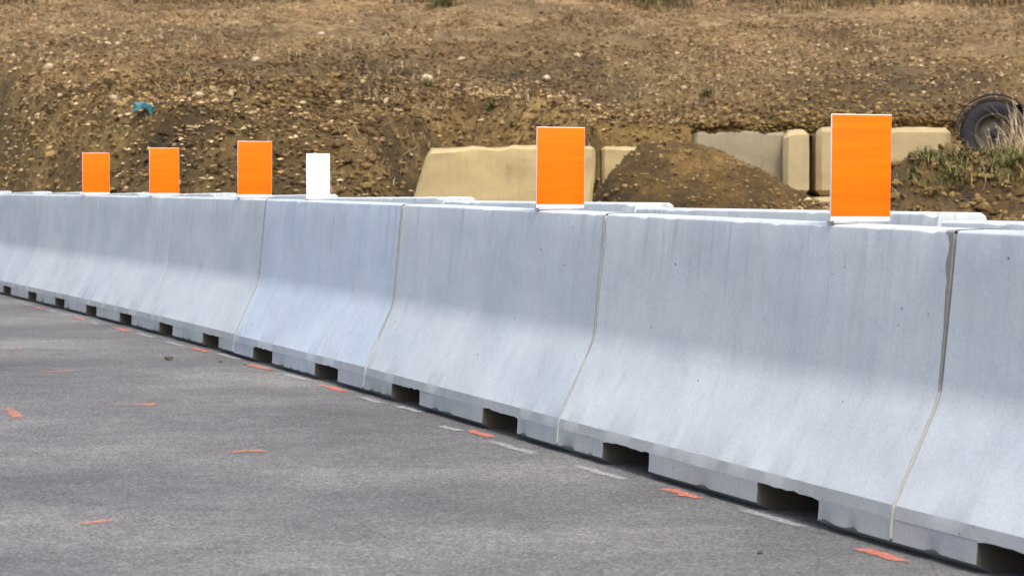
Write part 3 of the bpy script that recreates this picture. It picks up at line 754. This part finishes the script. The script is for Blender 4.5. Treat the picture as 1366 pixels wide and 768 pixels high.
def stones_at(name, X, Y, Z, smin, smax, tlo, thi, label, mat='gravel', parent=None, cat='gravel'):
    m = len(X); sz = smin + (smax - smin) * RNG.uniform(0, 1, m) ** 2.2
    P = ICO[None] * RNG.uniform(0.7, 1.25, (m, len(ICO), 1)) * np.stack([RNG.uniform(.8, 1.4, m), RNG.uniform(.6, 1.1, m), RNG.uniform(.4, .85, m)], 1)[:, None, :]
    P = rot_pts(P, m) * sz[:, None, None] * 0.5 + np.stack([X, Y, Z], 1)[:, None, :]
    Fc = (ICOF[None] + (np.arange(m) * len(ICO))[:, None, None]).reshape(-1, 3)
    o = link(name, fast_mesh(name, P.reshape(-1, 3), Fc, False, np.repeat(RNG.uniform(tlo, thi, m), len(ICO))), M[mat], parent)
    o['kind'] = 'stuff'
    if not parent: o['label'] = label; o['category'] = cat
    return o
stones_at('mound_clods', X0, Y0, terrain_z(X0, Y0), 0.015, 0.085, 0.0, 0.7, 'brown clods over the front of the grassy mound')
ix = RNG.integers(0, pz.size, 3500); jx = RNG.normal(0, 0.012, (2, 3500))
stones_at('clods', px_.ravel()[ix] + jx[0], py_.ravel()[ix] + jx[1], pz.ravel()[ix], 0.008, 0.055, 0.0, 0.9, '', 'gravel', pile)
# turf and dirt hanging over the top of the block wall
def overhang(xa, xb, ztop, zlow, yb, seed):
    nu, nv = 110, 26; Xs = np.linspace(xa, xb, nu); P = []
    for i, x in enumerate(Xs):
        e = min(1, min(i, nu - 1 - i) / 14)
        drop = (0.05 + 0.13 * float(vnoise(x * 5, seed, seed)) + 0.05 * float(vnoise(x * 17, seed, seed + 1))) * (0.35 + 0.65 * e)
        for j in range(nv):
            t = j / (nv - 1)
            if t < 0.6: y = yb + 0.9 - 1.0 * (t / 0.6); z = ztop(x) - 0.02 * (t / 0.6) ** 2
            else: y = yb - 0.10 + 0.07 * ((t - 0.6) / 0.4); z = ztop(x) - 0.03 - drop * (t - 0.6) / 0.4
            nn_ = float(fbm(x * 6, t * 5 + seed, seed + 4, 4)); n2 = float(fbm(x * 19, t * 17, seed + 8, 3))
            P.append((x, y - 0.07 * nn_ - 0.03 * n2, z + 0.06 * nn_ + 0.03 * n2))
    ii_ = (np.arange(nu - 1)[:, None] * nv + np.arange(nv - 1)[None, :]).reshape(-1)
    P = np.array(P)
    o = link('turf_edge', fast_mesh('turf_edge', P, np.stack([ii_, ii_ + 1, ii_ + nv + 1, ii_ + nv], 1), True), M['pile'], ground)
    k_ = RNG.integers(0, len(P), 2600); q_ = P[k_] + RNG.normal(0, 0.012, (2600, 3))
    stones_at('clods', q_[:, 0], q_[:, 1], q_[:, 2], 0.015, 0.07, 0.0, 0.75, '', 'gravel', o)
za, zb = px_at(940, 163, 28.4), px_at(1105, 152, 28.4)
overhang(px_at(925, 170, 28.4).x, px_at(1112, 170, 28.4).x, lambda x: za.z + (zb.z - za.z) * (x - za.x) / (zb.x - za.x), 0, 28.5, 5)
za2, zb2 = px_at(1112, 150, 28.6), px_at(1290, 158, 28.6)
overhang(px_at(1106, 170, 28.6).x, px_at(1275, 170, 28.6).x, lambda x: za2.z + (zb2.z - za2.z) * (x - za2.x) / (zb2.x - za2.x), 0, 28.75, 9)
# green grass on the mound
X = RNG.uniform(2.5, 6.0, 30000); Y = RNG.uniform(18.6, 22.0, 30000)
k = (terrain_smooth(X, Y) > 0.80) & (vnoise(X * 3.5, Y * 3.5, 101) > 0.36); X, Y = X[k], Y[k]
blades('mound_grass', X, Y, 0.03, 0.11, 0.015, M['grass'], 'short green and straw grass growing on the mound', 1.1, 'grass', 0.0, 0.9)
X = RNG.uniform(2.5, 6.0, 1500); Y = RNG.uniform(17.4, 20.2, 1500)
blades('mound_straw', X, Y, 0.03, 0.10, 0.010, M['straw'], 'matted dry stalks hanging over the front of the mound', 1.1, 'grass', 0.0, 0.8)
# dry grass and scrub at the top of the embankment
X, Y = spots(26000, 54, 72, 1.0); k = vnoise(X * 0.7, Y * 0.5, 111) + 0.04 * (Y - 56) > 0.42; X, Y = X[k], Y[k]
blades('dry_scrub', X, Y, 0.10, 0.38, 0.03, M['scrub'], 'dark dry grass and scrub along the top of the embankment', 0.5, 'grass', 0, 0.95, 2)
X, Y = spots(70000, 25, 58, 1.0); k = vnoise(X * 0.8, Y * 0.4, 113) + 0.3 * vnoise(X * 3, Y * 2, 114) > 0.70; X, Y = X[k], Y[k]
blades('dry_stubble', X, Y, 0.03, 0.13, 0.012, M['straw'], 'thin dry stubble scattered up the embankment', 0.9, 'grass', 0, 0.9, 2)

# ------------------------------------------------------------------ single things on the embankment
STL = 'pale tan stone lying loose on the brown embankment'
for i, (px, py, wpx) in enumerate([(65, 93, 15), (81, 130, 11), (151, 134, 14), (266, 128, 11), (341, 82, 11), (144, 60, 8), (158, 60, 8), (570, 108, 15), (729, 109, 12), (912, 119, 11), (452, 140, 9), (770, 78, 12), (428, 47, 10), (610, 116, 8)]):
    p = hit(px, py); sz = wpx * p.y / F
    o = link('stone', rock_mesh(100 + i, 2, 0.75), M['stone']); o.scale = (sz, sz, sz); o.location = p - Vector((0, 0, 0.28 * sz)); o.rotation_euler = (0, 0, i * 1.3)
    tag(o, STL, 'stone', 'pale stones on the embankment')
def stick(p0, p1, r, mat, label, name='stick'):
    a, b = hit(*p0), hit(*p1); b.y = a.y + 0.25 * (b.y - a.y); b.z = float(terrain_z(b.x, b.y)) + 0.03; a.z += 0.03
    r1 = ray(*p1); bm = bmesh.new(); n = 7; prev = None
    dirv = (b - a); side = dirv.cross(Vector((0, 0, 1))).normalized(); upv = side.cross(dirv).normalized()
    for i in range(n):
        t = i / (n - 1); c_ = a + dirv * t + upv * 0.015 * math.sin(t * 5) ; rr = r * (1 - 0.35 * t) * random.uniform(0.85, 1.15)
        ring = [bm.verts.new(c_ + (side * math.cos(q) + upv * math.sin(q)) * rr) for q in [2 * math.pi * j / 7 for j in range(7)]]
        if prev:
            for j in range(7): bm.faces.new((prev[j], prev[(j + 1) % 7], ring[(j + 1) % 7], ring[j]))
        else: bm.faces.new(ring)
        prev = ring
    bm.faces.new(list(reversed(prev)))
    return tag(bm_obj(name, bm, mat, None, 50), label, 'stick')
stick((613, 83), (632, 72), 0.028, M['wood'], 'pale bare stick lying high on the embankment above the small white plate')
stick((514, 139), (531, 126), 0.022, M['wood'], 'pale yellowish stick lying on the bank next to a grey stick')
stick((498, 138), (509, 122), 0.016, M['greywood'], 'thin grey stick lying on the bank next to a pale yellowish stick')
# teal scrap
p = hit(192, 156)
bm = bmesh.new(); bmesh.ops.create_grid(bm, x_segments=14, y_segments=12, size=0.5)
for v in bm.verts:
    x, y = v.co.x, v.co.y
    v.co = Vector((x * 0.21 + 0.02 * float(fbm(y * 4, 3, 5, 2)), y * 0.10 + 0.03 * float(fbm(x * 4, y * 4, 6, 2)), 0.075 + 0.07 * (0.5 - abs(x)) - 0.10 * (y < -0.2) * (abs(y) - 0.2) + 0.07 * float(fbm(x * 3.5 + 2, y * 3.5, 8, 3))))
r = bmesh.ops.extrude_face_region(bm, geom=bm.faces[:])
for v in [q for q in r['geom'] if isinstance(q, bmesh.types.BMVert)]: v.co.z -= 0.006
o = bm_obj('plastic_scrap', bm, M['teal'], None, 45); o.location = p; o.rotation_euler = (math.radians(24), 0, 0.2); tag(o, 'crumpled teal plastic scrap half buried in the brown bank', 'scrap')
# white and dark broken chunk
p = hit(308, 130); o = link('broken_chunk', rock_mesh(300, 2, 1.0, 0.35), M['stone']); o.scale = (0.05, 0.05, 0.085); o.location = p; tag(o, 'small broken pale chunk standing upright on the brown bank', 'rubble')
p = hit(317, 136); o = link('dark_clod', rock_mesh(301, 2, 0.6, 0.35), M['darkstone']); o.scale = (0.10, 0.10, 0.07); o.location = p; tag(o, 'dark clod lying beside the small broken pale chunk', 'clod')
# small green weeds
def weed(px, py, wpx, n, label, mat='grass', h=0.16):
    p = hit(px, py); r_ = wpx * p.y / F / 2
    X = p.x + RNG.normal(0, 0.35, n) * r_; Y = p.y + RNG.normal(0, 0.35, n) * r_
    o = blades('weed', X, Y, h * 0.4, h, 0.022, M[mat], label, 0.9, 'plant', 0.0, 0.75); del o['kind']
    return o
weed(570, 116, 14, 60, 'tiny green weed sprouting just below a pale stone'); weed(942, 128, 22, 130, 'low green weed on the bank above the buried tan block')
weed(590, 8, 40, 220, 'green weed clump at the embankment top above the sticks', 'grass', 0.3); weed(872, 8, 34, 180, 'green weed clump at the embankment top, apart from the one above the sticks', 'grass', 0.3)
weed(655, 146, 10, 40, 'small dark green weed on the bank above the wide tan block'); 
# tall dry weeds in front of the wheel
def stalks(px0, px1, n, Y0, Y1, h0, h1, label):
    Y = RNG.uniform(Y0, Y1, n); X = (RNG.uniform(px0, px1, n) - CX) / F * Y
    o = blades('dry_weed', X, Y, h0, h1, 0.013, M['straw'], label, 0.45, 'plant', 0.3, 1.0, 4); del o['kind']
stalks(1274, 1312, 170, 25.9, 26.7, 0.35, 0.85, 'tall pale dry weed between the long tan block and the tyre')
stalks(1314, 1345, 150, 25.9, 26.7, 0.3, 0.68, 'tall pale dry weed right in front of the grey wheel rim')
stalks(1345, 1385, 170, 25.9, 26.7, 0.35, 0.85, 'tall pale dry weed beside the dark trailer frame')
stalks(1235, 1276, 40, 27.2, 27.8, 0.10, 0.5, 'short pale dry weed in front of the long tan block')
